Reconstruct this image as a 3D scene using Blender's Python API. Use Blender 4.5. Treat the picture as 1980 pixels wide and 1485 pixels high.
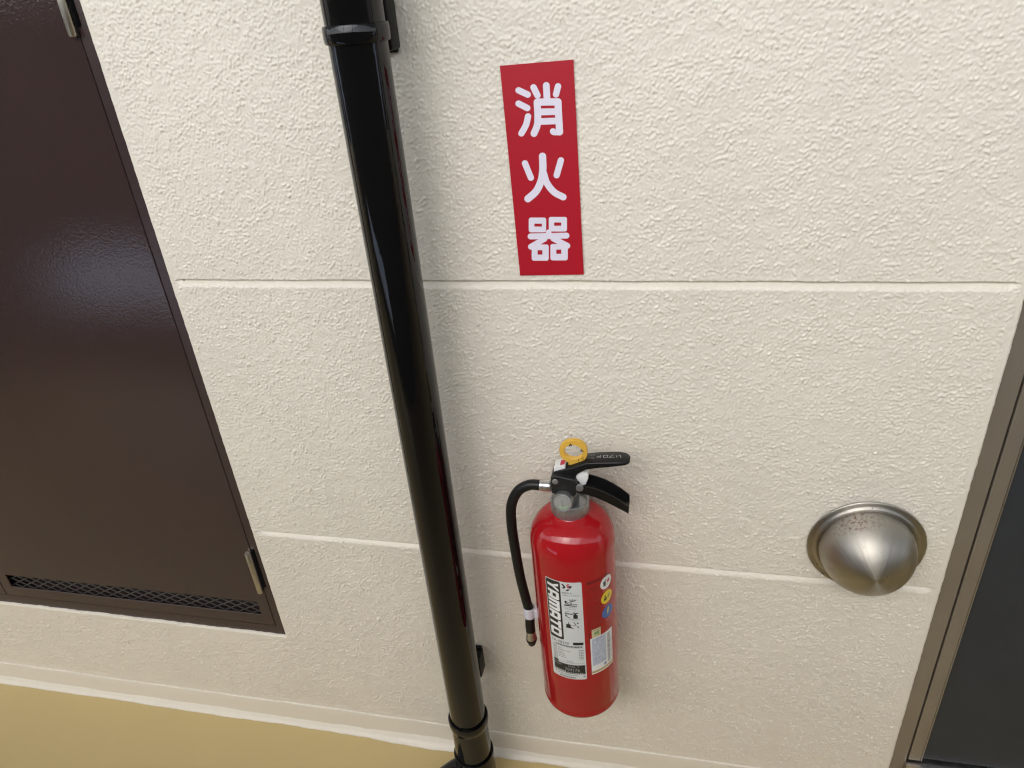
import bpy, bmesh, math, random
import numpy as np
from mathutils import Vector, Matrix

random.seed(7)
rng = np.random.default_rng(11)
sc = bpy.context.scene
for o in list(bpy.data.objects):
    bpy.data.objects.remove(o)

# ------------------------------------------------------------------ camera
CAM_POS = (0.0, -0.82923, 1.28855)
F_PX = 1400.0
PITCH, ROLL, YAW = -0.508373, 0.0873303, 0.246131
def cam_matrix():
    rx = Matrix.Rotation(PITCH, 3, 'X'); ry = Matrix.Rotation(ROLL, 3, 'Y'); rz = Matrix.Rotation(YAW, 3, 'Z')
    R = rz @ rx @ ry                                     # columns: right, forward, up
    right, fwd, up = R.col[0], R.col[1], R.col[2]
    M = Matrix((( right[0], up[0], -fwd[0]), (right[1], up[1], -fwd[1]), (right[2], up[2], -fwd[2]))).to_4x4()
    M.translation = Vector(CAM_POS)
    return M, R
CM, CR = cam_matrix()
cam = bpy.data.cameras.new('camera'); camo = bpy.data.objects.new('camera', cam)
sc.collection.objects.link(camo); camo.matrix_world = CM
cam.sensor_fit = 'HORIZONTAL'; cam.sensor_width = 36.0; cam.lens = F_PX/1980*36.0
cam.clip_start = 0.02; cam.clip_end = 500
sc.camera = camo
def at(u, v, y=0.0):
    """the point of the plane y = const that stands at this place of the photograph"""
    d = CR @ Vector(((u-990)/F_PX, 1.0, -(v-742.5)/F_PX))
    t = (y-CAM_POS[1])/d.y
    return Vector(CAM_POS)+d*t

# ------------------------------------------------------------------ light
SUN_EL, SUN_AZ = math.radians(47), math.radians(-16)     # azimuth measured from -Y (outside the corridor) towards -X
world = bpy.data.worlds.new('World'); sc.world = world; world.use_nodes = True
nt = world.node_tree; nt.nodes.clear()
wo = nt.nodes.new('ShaderNodeOutputWorld'); bg = nt.nodes.new('ShaderNodeBackground')
sky = nt.nodes.new('ShaderNodeTexSky'); sky.sky_type = 'NISHITA'; sky.sun_disc = False
sky.sun_elevation = SUN_EL; sky.sun_rotation = math.radians(180+16)
sky.air_density = 1.0; sky.dust_density = 2.0; sky.ozone_density = 1.0
hs = nt.nodes.new('ShaderNodeHueSaturation'); hs.inputs['Saturation'].default_value = 0.35
nt.links.new(sky.outputs[0], hs.inputs['Color']); nt.links.new(hs.outputs[0], bg.inputs[0])
bg.inputs[1].default_value = 0.15
nt.links.new(bg.outputs[0], wo.inputs[0])
sl = bpy.data.lights.new('sun', 'SUN'); sl.energy = 0.9; sl.angle = math.radians(75); sl.color = (1.0, 0.985, 0.96)
so = bpy.data.objects.new('sun', sl); sc.collection.objects.link(so)
sd = Vector((math.sin(SUN_AZ)*math.cos(SUN_EL), -math.cos(SUN_AZ)*math.cos(SUN_EL), math.sin(SUN_EL)))
so.rotation_euler = sd.to_track_quat('Z', 'Y').to_euler(); so.location = sd*8
sc.view_settings.view_transform = 'Standard'; sc.view_settings.look = 'None'
sc.view_settings.gamma = 1.0; sc.view_settings.use_curve_mapping = False
sc.view_settings.exposure = 1.24
sc.render.engine = 'CYCLES'
sc.cycles.use_denoising = True; sc.cycles.sample_clamp_indirect = 4.0; sc.cycles.filter_width = 1.25
sc.cycles.max_bounces = 8; sc.cycles.diffuse_bounces = 5; sc.cycles.glossy_bounces = 4
sc.cycles.caustics_reflective = False; sc.cycles.caustics_refractive = False

# ------------------------------------------------------------------ materials
def mat(name, col, rough=0.5, metal=0.0, spec=0.5, coat=0.0, coat_rough=0.05):
    m = bpy.data.materials.new(name); m.use_nodes = True
    b = m.node_tree.nodes['Principled BSDF']
    b.inputs['Base Color'].default_value = (*col, 1); b.inputs['Roughness'].default_value = rough
    b.inputs['Metallic'].default_value = metal; b.inputs['Specular IOR Level'].default_value = spec
    b.inputs['Coat Weight'].default_value = coat; b.inputs['Coat Roughness'].default_value = coat_rough
    return m
def N(m, t, **kw):
    n = m.node_tree.nodes.new(t)
    for k, v in kw.items(): setattr(n, k, v)
    return n
def L(m, a, b): m.node_tree.links.new(a, b)
def BS(m): return m.node_tree.nodes['Principled BSDF']
def noise(m, scale, detail=3, rough=0.5, vec=None, dist=0.0):
    n = N(m, 'ShaderNodeTexNoise'); n.inputs['Scale'].default_value = scale
    n.inputs['Detail'].default_value = detail; n.inputs['Roughness'].default_value = rough; n.inputs['Distortion'].default_value = dist
    if vec is None:
        g = N(m, 'ShaderNodeNewGeometry'); vec = g.outputs['Position']
    L(m, vec, n.inputs['Vector']); return n
def add_bump(m, src, strength, dist, prev=None):
    b = N(m, 'ShaderNodeBump'); b.inputs['Strength'].default_value = strength; b.inputs['Distance'].default_value = dist
    L(m, src, b.inputs['Height'])
    if prev is not None: L(m, prev, b.inputs['Normal'])
    L(m, b.outputs[0], BS(m).inputs['Normal']); return b.outputs[0]
def vary(m, col, scale, amt, tint=None, detail=4):
    """uneven paint: the base colour wanders a little between two neighbours"""
    n = noise(m, scale, detail, 0.6); r = N(m, 'ShaderNodeValToRGB')
    c2 = tint if tint else tuple(c*(1-amt) for c in col); c1 = tuple(min(1, c*(1+amt)) for c in col)
    r.color_ramp.elements[0].position = 0.3; r.color_ramp.elements[1].position = 0.7
    r.color_ramp.elements[0].color = (*c2, 1); r.color_ramp.elements[1].color = (*c1, 1)
    L(m, n.outputs['Fac'], r.inputs[0]); L(m, r.outputs[0], BS(m).inputs['Base Color']); return n
def rough_vary(m, lo, hi, scale):
    n = noise(m, scale, 3); r = N(m, 'ShaderNodeMapRange'); r.inputs['To Min'].default_value = lo; r.inputs['To Max'].default_value = hi
    L(m, n.outputs['Fac'], r.inputs['Value']); L(m, r.outputs[0], BS(m).inputs['Roughness'])

WALLC = (0.725, 0.676, 0.578)
M_wall = mat('cream_stucco_paint', WALLC, 0.42, spec=0.45)
vary(M_wall, WALLC, 7.0, 0.022, detail=2)
_b = add_bump(M_wall, noise(M_wall, 420, 3, 0.55).outputs['Fac'], 0.35, 0.0006)
M_wallc = mat('cream_stucco_paint_rough', WALLC, 0.42, spec=0.45)
vary(M_wallc, WALLC, 7.0, 0.022, detail=2)
add_bump(M_wallc, noise(M_wallc, 120, 4, 0.6).outputs['Fac'], 0.8, 0.002)
M_bead = mat('smooth_cream_paint', (0.73, 0.68, 0.585), 0.4)
add_bump(M_bead, noise(M_bead, 90, 3).outputs['Fac'], 0.4, 0.0015)
M_floor = mat('ochre_floor_paint', (0.55, 0.43, 0.205), 0.42)
vary(M_floor, (0.55, 0.43, 0.205), 4.0, 0.035)
rough_vary(M_floor, 0.36, 0.5, 12)
add_bump(M_floor, noise(M_floor, 60, 4).outputs['Fac'], 0.15, 0.001)
M_ceil = mat('ceiling_paint', (0.72, 0.69, 0.62), 0.7); add_bump(M_ceil, noise(M_ceil, 80, 3).outputs['Fac'], 0.3, 0.002)
M_para = mat('dark_parapet_paint', (0.155, 0.15, 0.145), 0.6); vary(M_para, (0.155, 0.15, 0.145), 5, 0.1)
M_alu = mat('aluminium', (0.62, 0.62, 0.61), 0.35, metal=1.0); rough_vary(M_alu, 0.28, 0.42, 30)
M_ground = mat('blue_bounce_ground', (0.50, 0.58, 0.74), 0.8); vary(M_ground, (0.50, 0.58, 0.74), 1.5, 0.1)  # pale blue chosen to brighten and tint the brown door's reflection

DOORC = (0.040, 0.025, 0.024)
M_door = mat('dark_brown_enamel', DOORC, 0.10, spec=0.5); vary(M_door, DOORC, 4, 0.06)
add_bump(M_door, noise(M_door, 300, 2, 0.5).outputs['Fac'], 0.24, 0.0008)
M_doorf = mat('dark_brown_enamel_frame', DOORC, 0.27); vary(M_doorf, DOORC, 4, 0.06)
add_bump(M_doorf, noise(M_doorf, 200, 2, 0.4).outputs['Fac'], 0.15, 0.0008)
M_void = mat('unlit_inside', (0.012, 0.011, 0.012), 0.9)
M_mesh = mat('grey_steel_mesh', (0.13, 0.12, 0.115), 0.45, metal=0.4)
M_hinge = mat('satin_steel_hinge', (0.50, 0.47, 0.41), 0.32, metal=1.0); rough_vary(M_hinge, 0.25, 0.45, 90)
BRZ = (0.29, 0.255, 0.205)
M_brz = mat('bronze_anodised', BRZ, 0.36, metal=0.55); vary(M_brz, BRZ, 14, 0.05); rough_vary(M_brz, 0.32, 0.45, 25)
M_char = mat('charcoal_door_film', (0.024, 0.028, 0.034), 0.5); vary(M_char, (0.024, 0.028, 0.034), 20, 0.1)
add_bump(M_char, noise(M_char, 500, 3).outputs['Fac'], 0.25, 0.0004)
M_sill = mat('stainless_threshold', (0.58, 0.56, 0.55), 0.28, metal=1.0); rough_vary(M_sill, 0.2, 0.4, 40)
M_gask = mat('black_gasket', (0.012, 0.012, 0.012), 0.6)

M_pipe = mat('black_gloss_enamel', (0.0035, 0.0035, 0.004), 0.04, spec=0.40)
_g = N(M_pipe, 'ShaderNodeNewGeometry'); _mp = N(M_pipe, 'ShaderNodeMapping'); _mp.inputs['Scale'].default_value = (1, 1, 0.35)
L(M_pipe, _g.outputs['Position'], _mp.inputs['Vector'])
_p1 = add_bump(M_pipe, noise(M_pipe, 230, 2, 0.4, _mp.outputs[0]).outputs['Fac'], 0.11, 0.0008)
rough_vary(M_pipe, 0.025, 0.06, 30)
M_clamp = mat('black_painted_steel', (0.004, 0.004, 0.004), 0.45, spec=0.25); add_bump(M_clamp, noise(M_clamp, 150, 3).outputs['Fac'], 0.3, 0.001)

RED = (0.36, 0.009, 0.013)
M_red = mat('red_enamel', RED, 0.06, spec=0.45, coat=0.0); vary(M_red, RED, 9, 0.05)
add_bump(M_red, noise(M_red, 60, 2).outputs['Fac'], 0.05, 0.0006)
M_chrome = mat('nickel_plate', (0.36, 0.36, 0.36), 0.3, metal=0.75); rough_vary(M_chrome, 0.25, 0.42, 120)
M_ferr = mat('aluminium_ferrule', (0.66, 0.66, 0.65), 0.33, metal=1.0)
M_blk = mat('black_lever_paint', (0.006, 0.006, 0.006), 0.33, spec=0.35); rough_vary(M_blk, 0.25, 0.4, 70)
M_rub = mat('black_rubber_hose', (0.007, 0.007, 0.007), 0.42, spec=0.35)
M_plas = mat('black_plastic', (0.012, 0.012, 0.012), 0.45, spec=0.4)
M_yel = mat('yellow_plastic', (0.70, 0.41, 0.06), 0.38); BS(M_yel).inputs['Subsurface Weight'].default_value = 0.05
M_wht = mat('white_plastic', (0.72, 0.72, 0.70), 0.4)
M_clip = mat('white_clip_plastic', (0.62, 0.61, 0.66), 0.45)
M_glass = mat('gauge_lens', (0.9, 0.9, 0.86), 0.05); BS(M_glass).inputs['Alpha'].default_value = 0.12; BS(M_glass).inputs['IOR'].default_value = 1.45
M_dial = mat('gauge_dial', (0.13, 0.13, 0.105), 0.4)
M_rivet = mat('rivet_steel', (0.30, 0.30, 0.30), 0.4, metal=0.7)
def print_mat(name, col, rough=0.35): return mat(name, col, rough)
P_sil = print_mat('label_silver_white', (0.62, 0.64, 0.63), 0.32)
P_blk = print_mat('print_black', (0.012, 0.013, 0.012))
P_wht = print_mat('print_white', (0.78, 0.78, 0.77))
P_gry = print_mat('print_grey', (0.20, 0.20, 0.21))
P_lgr = print_mat('print_light_grey', (0.40, 0.41, 0.42))
P_red = print_mat('print_red', (0.50, 0.02, 0.05))
P_dred = print_mat('print_dark_red', (0.10, 0.006, 0.008))
P_yel = print_mat('print_yellow', (0.80, 0.62, 0.03))
P_blu = print_mat('print_blue', (0.04, 0.13, 0.40))
P_pblu = print_mat('print_pale_blue', (0.46, 0.51, 0.60))
P_mblu = print_mat('print_mid_blue', (0.26, 0.32, 0.50))
P_gold = print_mat('print_gold', (0.42, 0.31, 0.10))
P_bei = print_mat('print_beige', (0.58, 0.50, 0.30))
P_grn = print_mat('print_green', (0.16, 0.30, 0.12))
M_sign = mat('red_sign_film', (0.40, 0.007, 0.019), 0.38); vary(M_sign, (0.40, 0.007, 0.019), 6, 0.02); add_bump(M_sign, noise(M_sign, 110, 2).outputs['Fac'], 0.12, 0.001)
M_signw = mat('lavender_white_film', (0.74, 0.70, 0.80), 0.4)

# ------------------------------------------------------------------ helpers
C = sc.collection
def link(name, me, m, parent=None, smooth=False):
    o = bpy.data.objects.new(name, me); C.objects.link(o)
    if m is not None: me.materials.append(m)
    if smooth: me.polygons.foreach_set('use_smooth', [True]*len(me.polygons))
    if parent is not None: o.parent = parent
    return o
def from_bm(name, bm, m, parent=None, smooth=False, sharp=None, wn=False):
    me = bpy.data.meshes.new(name); bmesh.ops.recalc_face_normals(bm, faces=bm.faces[:]); bm.to_mesh(me); bm.free()
    o = link(name, me, m, parent, smooth)
    if smooth and sharp is not None:
        me.set_sharp_from_angle(angle=math.radians(sharp))
        if wn: o.modifiers.new('weighted_normal', 'WEIGHTED_NORMAL').keep_sharp = True
    return o
def local(o):
    """vertices were written in world coordinates: bring them into the parent's frame"""
    p = o.parent; M = Matrix.Identity(4)
    while p is not None: M = p.matrix_basis @ M; p = p.parent
    o.data.transform(M.inverted()); return o
def empty(name, loc, label, cat, rot=(0, 0, 0)):
    o = bpy.data.objects.new(name, None); C.objects.link(o); o.location = loc; o.rotation_euler = rot
    o.empty_display_size = 0.05; o['label'] = label; o['category'] = cat; return o
def box(bm, x0, x1, y0, y1, z0, z1, bev=0.0, seg=2):
    r = bmesh.ops.create_cube(bm, size=1.0)
    vs = r['verts']
    for v in vs:
        v.co = Vector((x0+(v.co.x+.5)*(x1-x0), y0+(v.co.y+.5)*(y1-y0), z0+(v.co.z+.5)*(z1-z0)))
    if bev > 0:
        es = list({e for v in vs for e in v.link_edges})
        bmesh.ops.bevel(bm, geom=es, offset=bev, segments=seg, affect='EDGES', profile=0.5)
def box_obj(name, b, m, parent=None, bev=0.0, seg=2, smooth=True):
    bm = bmesh.new(); box(bm, *b, bev=bev, seg=seg)
    return from_bm(name, bm, m, parent, smooth=smooth, sharp=35, wn=bev > 0)
def lathe(bm, prof, center=(0, 0, 0), axis=(0, 0, 1), seg=48, cap=True):
    """prof: (radius, height) along axis"""
    q = Vector((0, 0, 1)).rotation_difference(Vector(axis).normalized()); c = Vector(center); rings = []
    for r, h in prof:
        if r < 1e-7:
            rings.append([bm.verts.new(c+q@Vector((0, 0, h)))])
        else:
            rings.append([bm.verts.new(c+q@Vector((r*math.cos(2*math.pi*k/seg), r*math.sin(2*math.pi*k/seg), h))) for k in range(seg)])
    for a, b in zip(rings[:-1], rings[1:]):
        for k in range(seg):
            k2 = (k+1) % seg
            if len(a) == 1 and len(b) == 1: break
            if len(a) == 1: bm.faces.new((a[0], b[k], b[k2]))
            elif len(b) == 1: bm.faces.new((a[k], a[k2], b[0]))
            else: bm.faces.new((a[k], a[k2], b[k2], b[k]))
    if cap:
        for rg in (rings[0], rings[-1]):
            if len(rg) > 1: bm.faces.new(rg)
def lathe_obj(name, prof, m, parent=None, center=(0, 0, 0), axis=(0, 0, 1), seg=48, sharp=40, cap=True):
    bm = bmesh.new(); lathe(bm, prof, center, axis, seg, cap)
    return from_bm(name, bm, m, parent, smooth=True, sharp=sharp)
def spline(pts, n=8):
    P = [Vector(p) for p in pts]; P = [P[0]*2-P[1]]+P+[P[-1]*2-P[-2]]; out = []
    for i in range(1, len(P)-2):
        for k in range(n):
            t = k/n; a, b, c, d = P[i-1], P[i], P[i+1], P[i+2]
            out.append(0.5*((2*b)+(c-a)*t+(2*a-5*b+4*c-d)*t*t+(3*b-a-3*c+d)*t**3))
    out.append(P[-2]); return out
def tube(bm, pts, r, seg=16, cap=True):
    rings = []; n = None
    for i, p in enumerate(pts):
        t = (pts[min(i+1, len(pts)-1)]-pts[max(i-1, 0)]).normalized()
        if n is None: n = t.orthogonal().normalized()
        n = (n-t*n.dot(t)).normalized(); b = t.cross(n)
        rr = r(i/(len(pts)-1)) if callable(r) else r
        rings.append([bm.verts.new(p+(n*math.cos(2*math.pi*k/seg)+b*math.sin(2*math.pi*k/seg))*rr) for k in range(seg)])
    for a, b in zip(rings[:-1], rings[1:]):
        for k in range(seg): bm.faces.new((a[k], a[(k+1) % seg], b[(k+1) % seg], b[k]))
    if cap: bm.faces.new(rings[0]); bm.faces.new(rings[-1])
def loft(bm, sections):
    rings = [[bm.verts.new(p) for p in s] for s in sections]; n = len(rings[0])
    for a, b in zip(rings[:-1], rings[1:]):
        for k in range(n): bm.faces.new((a[k], a[(k+1) % n], b[(k+1) % n], b[k]))
    bm.faces.new(rings[0]); bm.faces.new(rings[-1])

# ------------------------------------------------------------------ floor, ceiling, parapet (the open corridor)
YP = -1.55                                              # inner face of the parapet
bm = bmesh.new(); box(bm, -7, 7, YP-0.15, 0.25, -0.25, 0.0)
floor = from_bm('floor', bm, M_floor); floor['kind'] = 'structure'
bm = bmesh.new(); box(bm, -7, 7, YP-0.15, 0.25, 2.70, 2.90)
ceil = from_bm('ceiling', bm, M_ceil); ceil['kind'] = 'structure'

par = empty('parapet', (0, YP-0.07, 0), 'dark painted corridor parapet with a barred gap near its foot, opposite the wall', 'parapet')
GX0, GX1, GZ0, GZ1 = -2.62, -1.00, 0.20, 0.48  # gap added, placed so a bluish reflection lands on the brown door
bm = bmesh.new()
for b in ((-7, GX0, 0.001, 1.40), (GX1, 7, 0.001, 1.40), (GX0, GX1, 0.001, GZ0), (GX0, GX1, GZ1, 1.40)):
    box(bm, b[0], b[1], YP-0.14, YP, b[2], b[3])
local(from_bm('parapet_body', bm, M_para, par))
for k in range(1):
    x = GX0+(GX1-GX0)*0.62
    local(box_obj('gap_bar', (x-.008, x+.008, YP-.078, YP-.062, GZ0+.0005, GZ1-.0005), M_alu, par, smooth=False))
bm = bmesh.new(); box(bm, -30, 30, -40, YP-0.20, -0.6, -0.35)  # unseen slab, added beyond the gap as a bright reflector for the door
ground = from_bm('ground', bm, M_ground); ground['kind'] = 'structure'
local(box_obj('coping', (-7, 7, YP-0.16, YP+0.02, 1.401, 1.43), M_alu, par, bev=0.006))
for k in range(15):
    x = -6.3+k*0.9
    local(box_obj('post', (x-0.012, x+0.012, YP-0.09, YP-0.05, 1.431, 2.699), M_alu, par, smooth=False))

# ------------------------------------------------------------------ the stucco wall
XL, XR = -0.6861, 0.3775            # edges of the two door openings
G1, G2 = 0.9580, 0.5065             # horizontal joints
ZB = 0.0572                         # foot of the lowest panel
LDB = 0.2496                        # foot of the brown door's opening
LDL = -1.95
RDR = 1.30
NX, NZ, PX = 2400, 1600, 0.001       # relief raster, 1 mm
def band(lo, hi, ax=1.0):
    f = np.fft.rfft2(rng.standard_normal((NZ, NX)))
    kz = np.fft.fftfreq(NZ, PX)[:, None]; kx = np.fft.rfftfreq(NX, PX)[None, :]
    k = np.sqrt((kx*ax)**2+kz**2)+1e-9
    w = np.exp(-(np.log(k*math.sqrt(lo*hi))/math.log(math.sqrt(hi/lo))/1.25)**2)
    g = np.fft.irfft2(f*w, s=(NZ, NX)); return g/g.std()
g = 0.74*band(0.0040, 0.0086, 0.80)+0.50*band(0.0030, 0.0054, 0.88)+0.32*band(0.009, 0.022)
c = band(0.02, 0.07); e = band(0.0024, 0.0045)
warp = np.clip(0.97+0.20*band(0.04, 0.25), 0.5, 1.45)
relief = 0.00080*(np.exp(0.66*g)-1.0)*warp+0.00012*e+0.00018*c      # peaked lumps on a flatter ground
relief = 0.0024*np.tanh((relief-0.0008)/0.0024)
def sample(x, z):
    u = (x+1.75)/PX; v = (z+0.05)/PX
    u = np.clip(u, 0, NX-2); v = np.clip(v, 0, NZ-2); i = u.astype(int); j = v.astype(int); fu = u-i; fv = v-j
    return relief[j, i]*(1-fu)*(1-fv)+relief[j, i+1]*fu*(1-fv)+relief[j+1, i]*(1-fu)*fv+relief[j+1, i+1]*fu*fv
def sstep(e0, e1, x):
    t = np.clip((x-e0)/(e1-e0), 0, 1); return t*t*(3-2*t)
wig = np.cumsum(rng.standard_normal(4000)); 
def wob(t, s, amp, k):
    """slow hand-made waviness along an edge"""
    return amp*(np.sin(t*s+k)+0.6*np.sin(t*s*2.3+2*k)+0.4*np.sin(t*s*5.1+3*k)+0.25*np.sin(t*s*11.7+k))
def wall_y(x, z, flat=None):
    """outwards is -y"""
    dl = np.where(z > LDB, x-XL, np.hypot(np.minimum(0, 0)+np.maximum(x-XL, 0), LDB-z))   # distance to the brown door's opening
    dl = np.where((x < XL) & (z <= LDB), LDB-z, dl)
    dr = XR-x
    amp = sstep(0.001, 0.013, dl+wob(z, 60, .0012, 1))*sstep(0.0015, 0.016, dr+wob(z, 55, .0014, 2))
    db = z-ZB
    amp = amp*(0.25+0.75*sstep(0.001, 0.012, db))
    amp = amp*(1.12-0.12*sstep(0.10, 0.75, z))               # relief raised towards the foot, where soft light shows it less
    h = sample(x, z)*amp*(1+0.0*x)
    h = h-0.0009*(1-sstep(0.004, 0.013, dr))-0.0005*(1-sstep(0.003, 0.011, dl))
    for g in (G1, G2):
        t = z-g+wob(x, 25, .00025, g*9)
        dep = 0.0066*np.where(t > -0.0008, 1-sstep(-0.0006, 0.0034, t), np.clip((t+0.0096)/0.0088, 0, 1)**1.5)
        dep = np.where(t < -0.0096, 0, dep)
        fade = sstep(0.006, 0.020, dl)*sstep(0.007, 0.021, dr)
        near = 1-np.exp(-((t+0.003)/0.008)**2)*0.75
        h = h*(near*fade+1-fade)-dep*fade
    under = (x > -.195) & (x < -.102) & (z > .963) & (z < 1.214)      # the sticker presses flat the lumps beneath it
    h = np.where(under, np.minimum(h, 0.0009), h)
    # rounded arris at the door openings
    for dd in (dl, dr):
        h = h-0.0030*np.clip(1-dd/0.0028, 0, 1)**2
    return -h
def lin(breaks, step, fine=(), fstep=0.0007, fw=0.010):
    out = []
    for a, b in zip(breaks[:-1], breaks[1:]):
        pos = a; pts = [a]
        while True:
            s = fstep if any(-fw < pos-g < 0.004 for g in fine) else step
            pos += s
            if pos > b-0.6*s: break
            pts.append(pos)
        out += pts
    return np.array(out+[breaks[-1]])
def panel_mesh(name, xs, zs, keep=None, m=M_wall, parent=None):
    X, Z = np.meshgrid(xs, zs); Y = wall_y(X, Z)
    # the paint edge against the frames is not ruled: nibble it by a fraction of a millimetre
    jag = np.convolve(rng.standard_normal(len(zs)+6), np.ones(7)/7, 'valid')*0.0006+wob(zs, 50, .00012, 1.7)
    for k, col in enumerate(xs):
        for ed in (XL, XR):
            f = max(0, 1-abs(col-ed)/0.004)
            if f > 0: X[:, k] += np.clip(jag, -.0012, .0012)*f*np.where((zs > LDB+.004) | (ed == XR), 1, 0)
    jag = np.convolve(rng.standard_normal(len(xs)+6), np.ones(7)/7, 'valid')*0.0011+wob(xs, 40, .00030, .9)
    for k, rowz in enumerate(zs):
        f = max(0, 1-abs(rowz-LDB)/0.004)
        if f > 0: Z[k, :] += np.clip(jag, -.0012, .0012)*f*np.where(xs < XL-.004, 1, 0)
    nx, nz = len(xs), len(zs)
    ii, jj = np.meshgrid(np.arange(nx-1), np.arange(nz-1))
    v0 = jj*nx+ii; F = np.stack([v0, v0+1, v0+nx+1, v0+nx], -1).reshape(-1, 4)
    if keep is not None:
        xc = (xs[:-1]+xs[1:])/2; zc = (zs[:-1]+zs[1:])/2
        KX, KZ = np.meshgrid(xc, zc); F = F[keep(KX, KZ).ravel()]
    V = np.stack([X, Y, Z], -1).reshape(-1, 3)
    E = np.concatenate([F[:, [0, 1]], F[:, [1, 2]], F[:, [2, 3]], F[:, [3, 0]]])
    Es = np.sort(E, 1); key = Es[:, 0].astype(np.int64)*len(V)+Es[:, 1]
    u, idx, cnt = np.unique(key, return_index=True, return_counts=True); be = E[idx[cnt == 1]]
    bv = np.unique(be); mp = {int(q): len(V)+k for k, q in enumerate(bv)}
    back = V[bv].copy(); back[:, 1] = 0.018
    sk = np.array([[b, a, mp[int(a)], mp[int(b)]] for a, b in be])
    V = np.concatenate([V, back]); F = np.concatenate([F, sk])
    used = np.unique(F); rem = -np.ones(len(V), int); rem[used] = np.arange(len(used)); V = V[used]; F = rem[F]
    me = bpy.data.meshes.new(name); me.vertices.add(len(V)); me.vertices.foreach_set('co', V.astype(np.float32).ravel())
    me.loops.add(F.size); me.loops.foreach_set('vertex_index', F.astype(np.int32).ravel())
    me.polygons.add(len(F)); me.polygons.foreach_set('loop_start', np.arange(0, F.size, 4, dtype=np.int32))
    me.update(calc_edges=True); me.validate()
    return link(name, me, m, parent, smooth=True)
wall = empty('stucco_wall', (0, 0, 0), 'cream textured stucco wall with two horizontal joints between the brown and charcoal doors', 'wall')
ST = 0.00135
panel_mesh('wall_panel', lin([XL, XR], ST), lin([G1+0.00002, G1+0.4515], ST, (G1,)), parent=wall)
panel_mesh('wall_panel', lin([XL, XR], ST), lin([G2+0.00002, G1-0.00002], ST, (G1, G2)), parent=wall)
panel_mesh('wall_panel', lin([-1.70, XL, XR], ST), lin([ZB, LDB, G2-0.00002], ST, (G2,)), keep=lambda x, z: (x > XL) | (z < LDB), parent=wall)
# the wall beyond what the photograph shows
def plain_panel(x0, x1, z0, z1):
    bm = bmesh.new(); box(bm, x0, x1, 0.0, 0.16, z0, z1, bev=0.003, seg=1)
    return from_bm('wall_panel', bm, M_wallc, wall)
plain_panel(XL, XR, G1+0.453, 1.859); plain_panel(XL, XR, 1.862, 2.699)
plain_panel(-7, LDL-0.001, 0.001, 2.699); plain_panel(RDR+0.001, 7, 0.001, 2.699)
plain_panel(LDL, -1.702, 0.001, LDB-0.001); plain_panel(LDL, XL-0.001, 2.06, 2.699); plain_panel(XR+0.001, RDR, 2.12, 2.699)
box_obj('wall_backing', (-1.70, XR-0.001, 0.075, 0.16, 0.001, 0.248), M_wallc, wall, smooth=False)
box_obj('wall_backing', (XL+0.002, XR-0.002, 0.06, 0.16, 0.2485, 2.699), M_wallc, wall, smooth=False)

# skirting: a plain strip standing 3 mm proud, and the caulk bead that closes it against the floor
def strip(name, prof_fn, x0, x1, m, n=420):
    bm = bmesh.new(); rings = []
    for x in np.linspace(x0, x1, n):
        rings.append([bm.verts.new((x, y, z)) for y, z in prof_fn(float(x))])
    k = len(rings[0])
    for a, b in zip(rings[:-1], rings[1:]):
        for q in range(k-1): bm.faces.new((a[q], a[q+1], b[q+1], b[q]))
    return from_bm(name, bm, m, wall, smooth=True)
def skirt_prof(x):
    w = float(wob(x, 9, .0006, 1.3)); p = float(wob(x, 40, .00025, .4))
    y = -0.0030+p
    return [(0.012, ZB+w-.0004), (y+0.0012, ZB+w), (y+0.0003, ZB+w-0.0005), (y, ZB+w-0.0015), (y-0.0004, ZB-0.02), (y-0.0008, 0.018), (y-0.001, 0.002)]
def bead_prof(x):
    bulge = math.exp(-((x+0.41)/0.14)**2)*0.0055+math.exp(-((x+0.20)/0.07)**2)*0.0015
    w = float(wob(x, 14, .0007, 2.1)+wob(x, 70, .00035, .7)); o = 0.0095+bulge+w; t = 0.0125+0.4*bulge+w*1.2
    return [(-0.003, t+.0015), (-0.0042, t), (-0.0052-0.18*o, t*0.72), (-0.0045-0.55*o, t*0.32), (-0.004-o*0.92, 0.003), (-0.0042-o, 0.0003)]
strip('skirting', skirt_prof, -1.95, XR, M_bead)
strip('caulk_bead', bead_prof, -1.95, XR, M_bead, 900)

# ------------------------------------------------------------------ brown steel door on the left
door = empty('steel_door', (-1.0, 0.03, LDB), 'dark brown steel service door with vent slot at its foot, left of the black pipe', 'door')
FY = 0.006                                              # face of the frame, behind the stucco
RJ0 = -0.7028; LX0, LX1 = -1.3085, -0.7040; LZ0, LZ1 = 0.2718, 2.0
HZ = [(0.361, 0.4555), (1.2685, 1.3630)]
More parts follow.
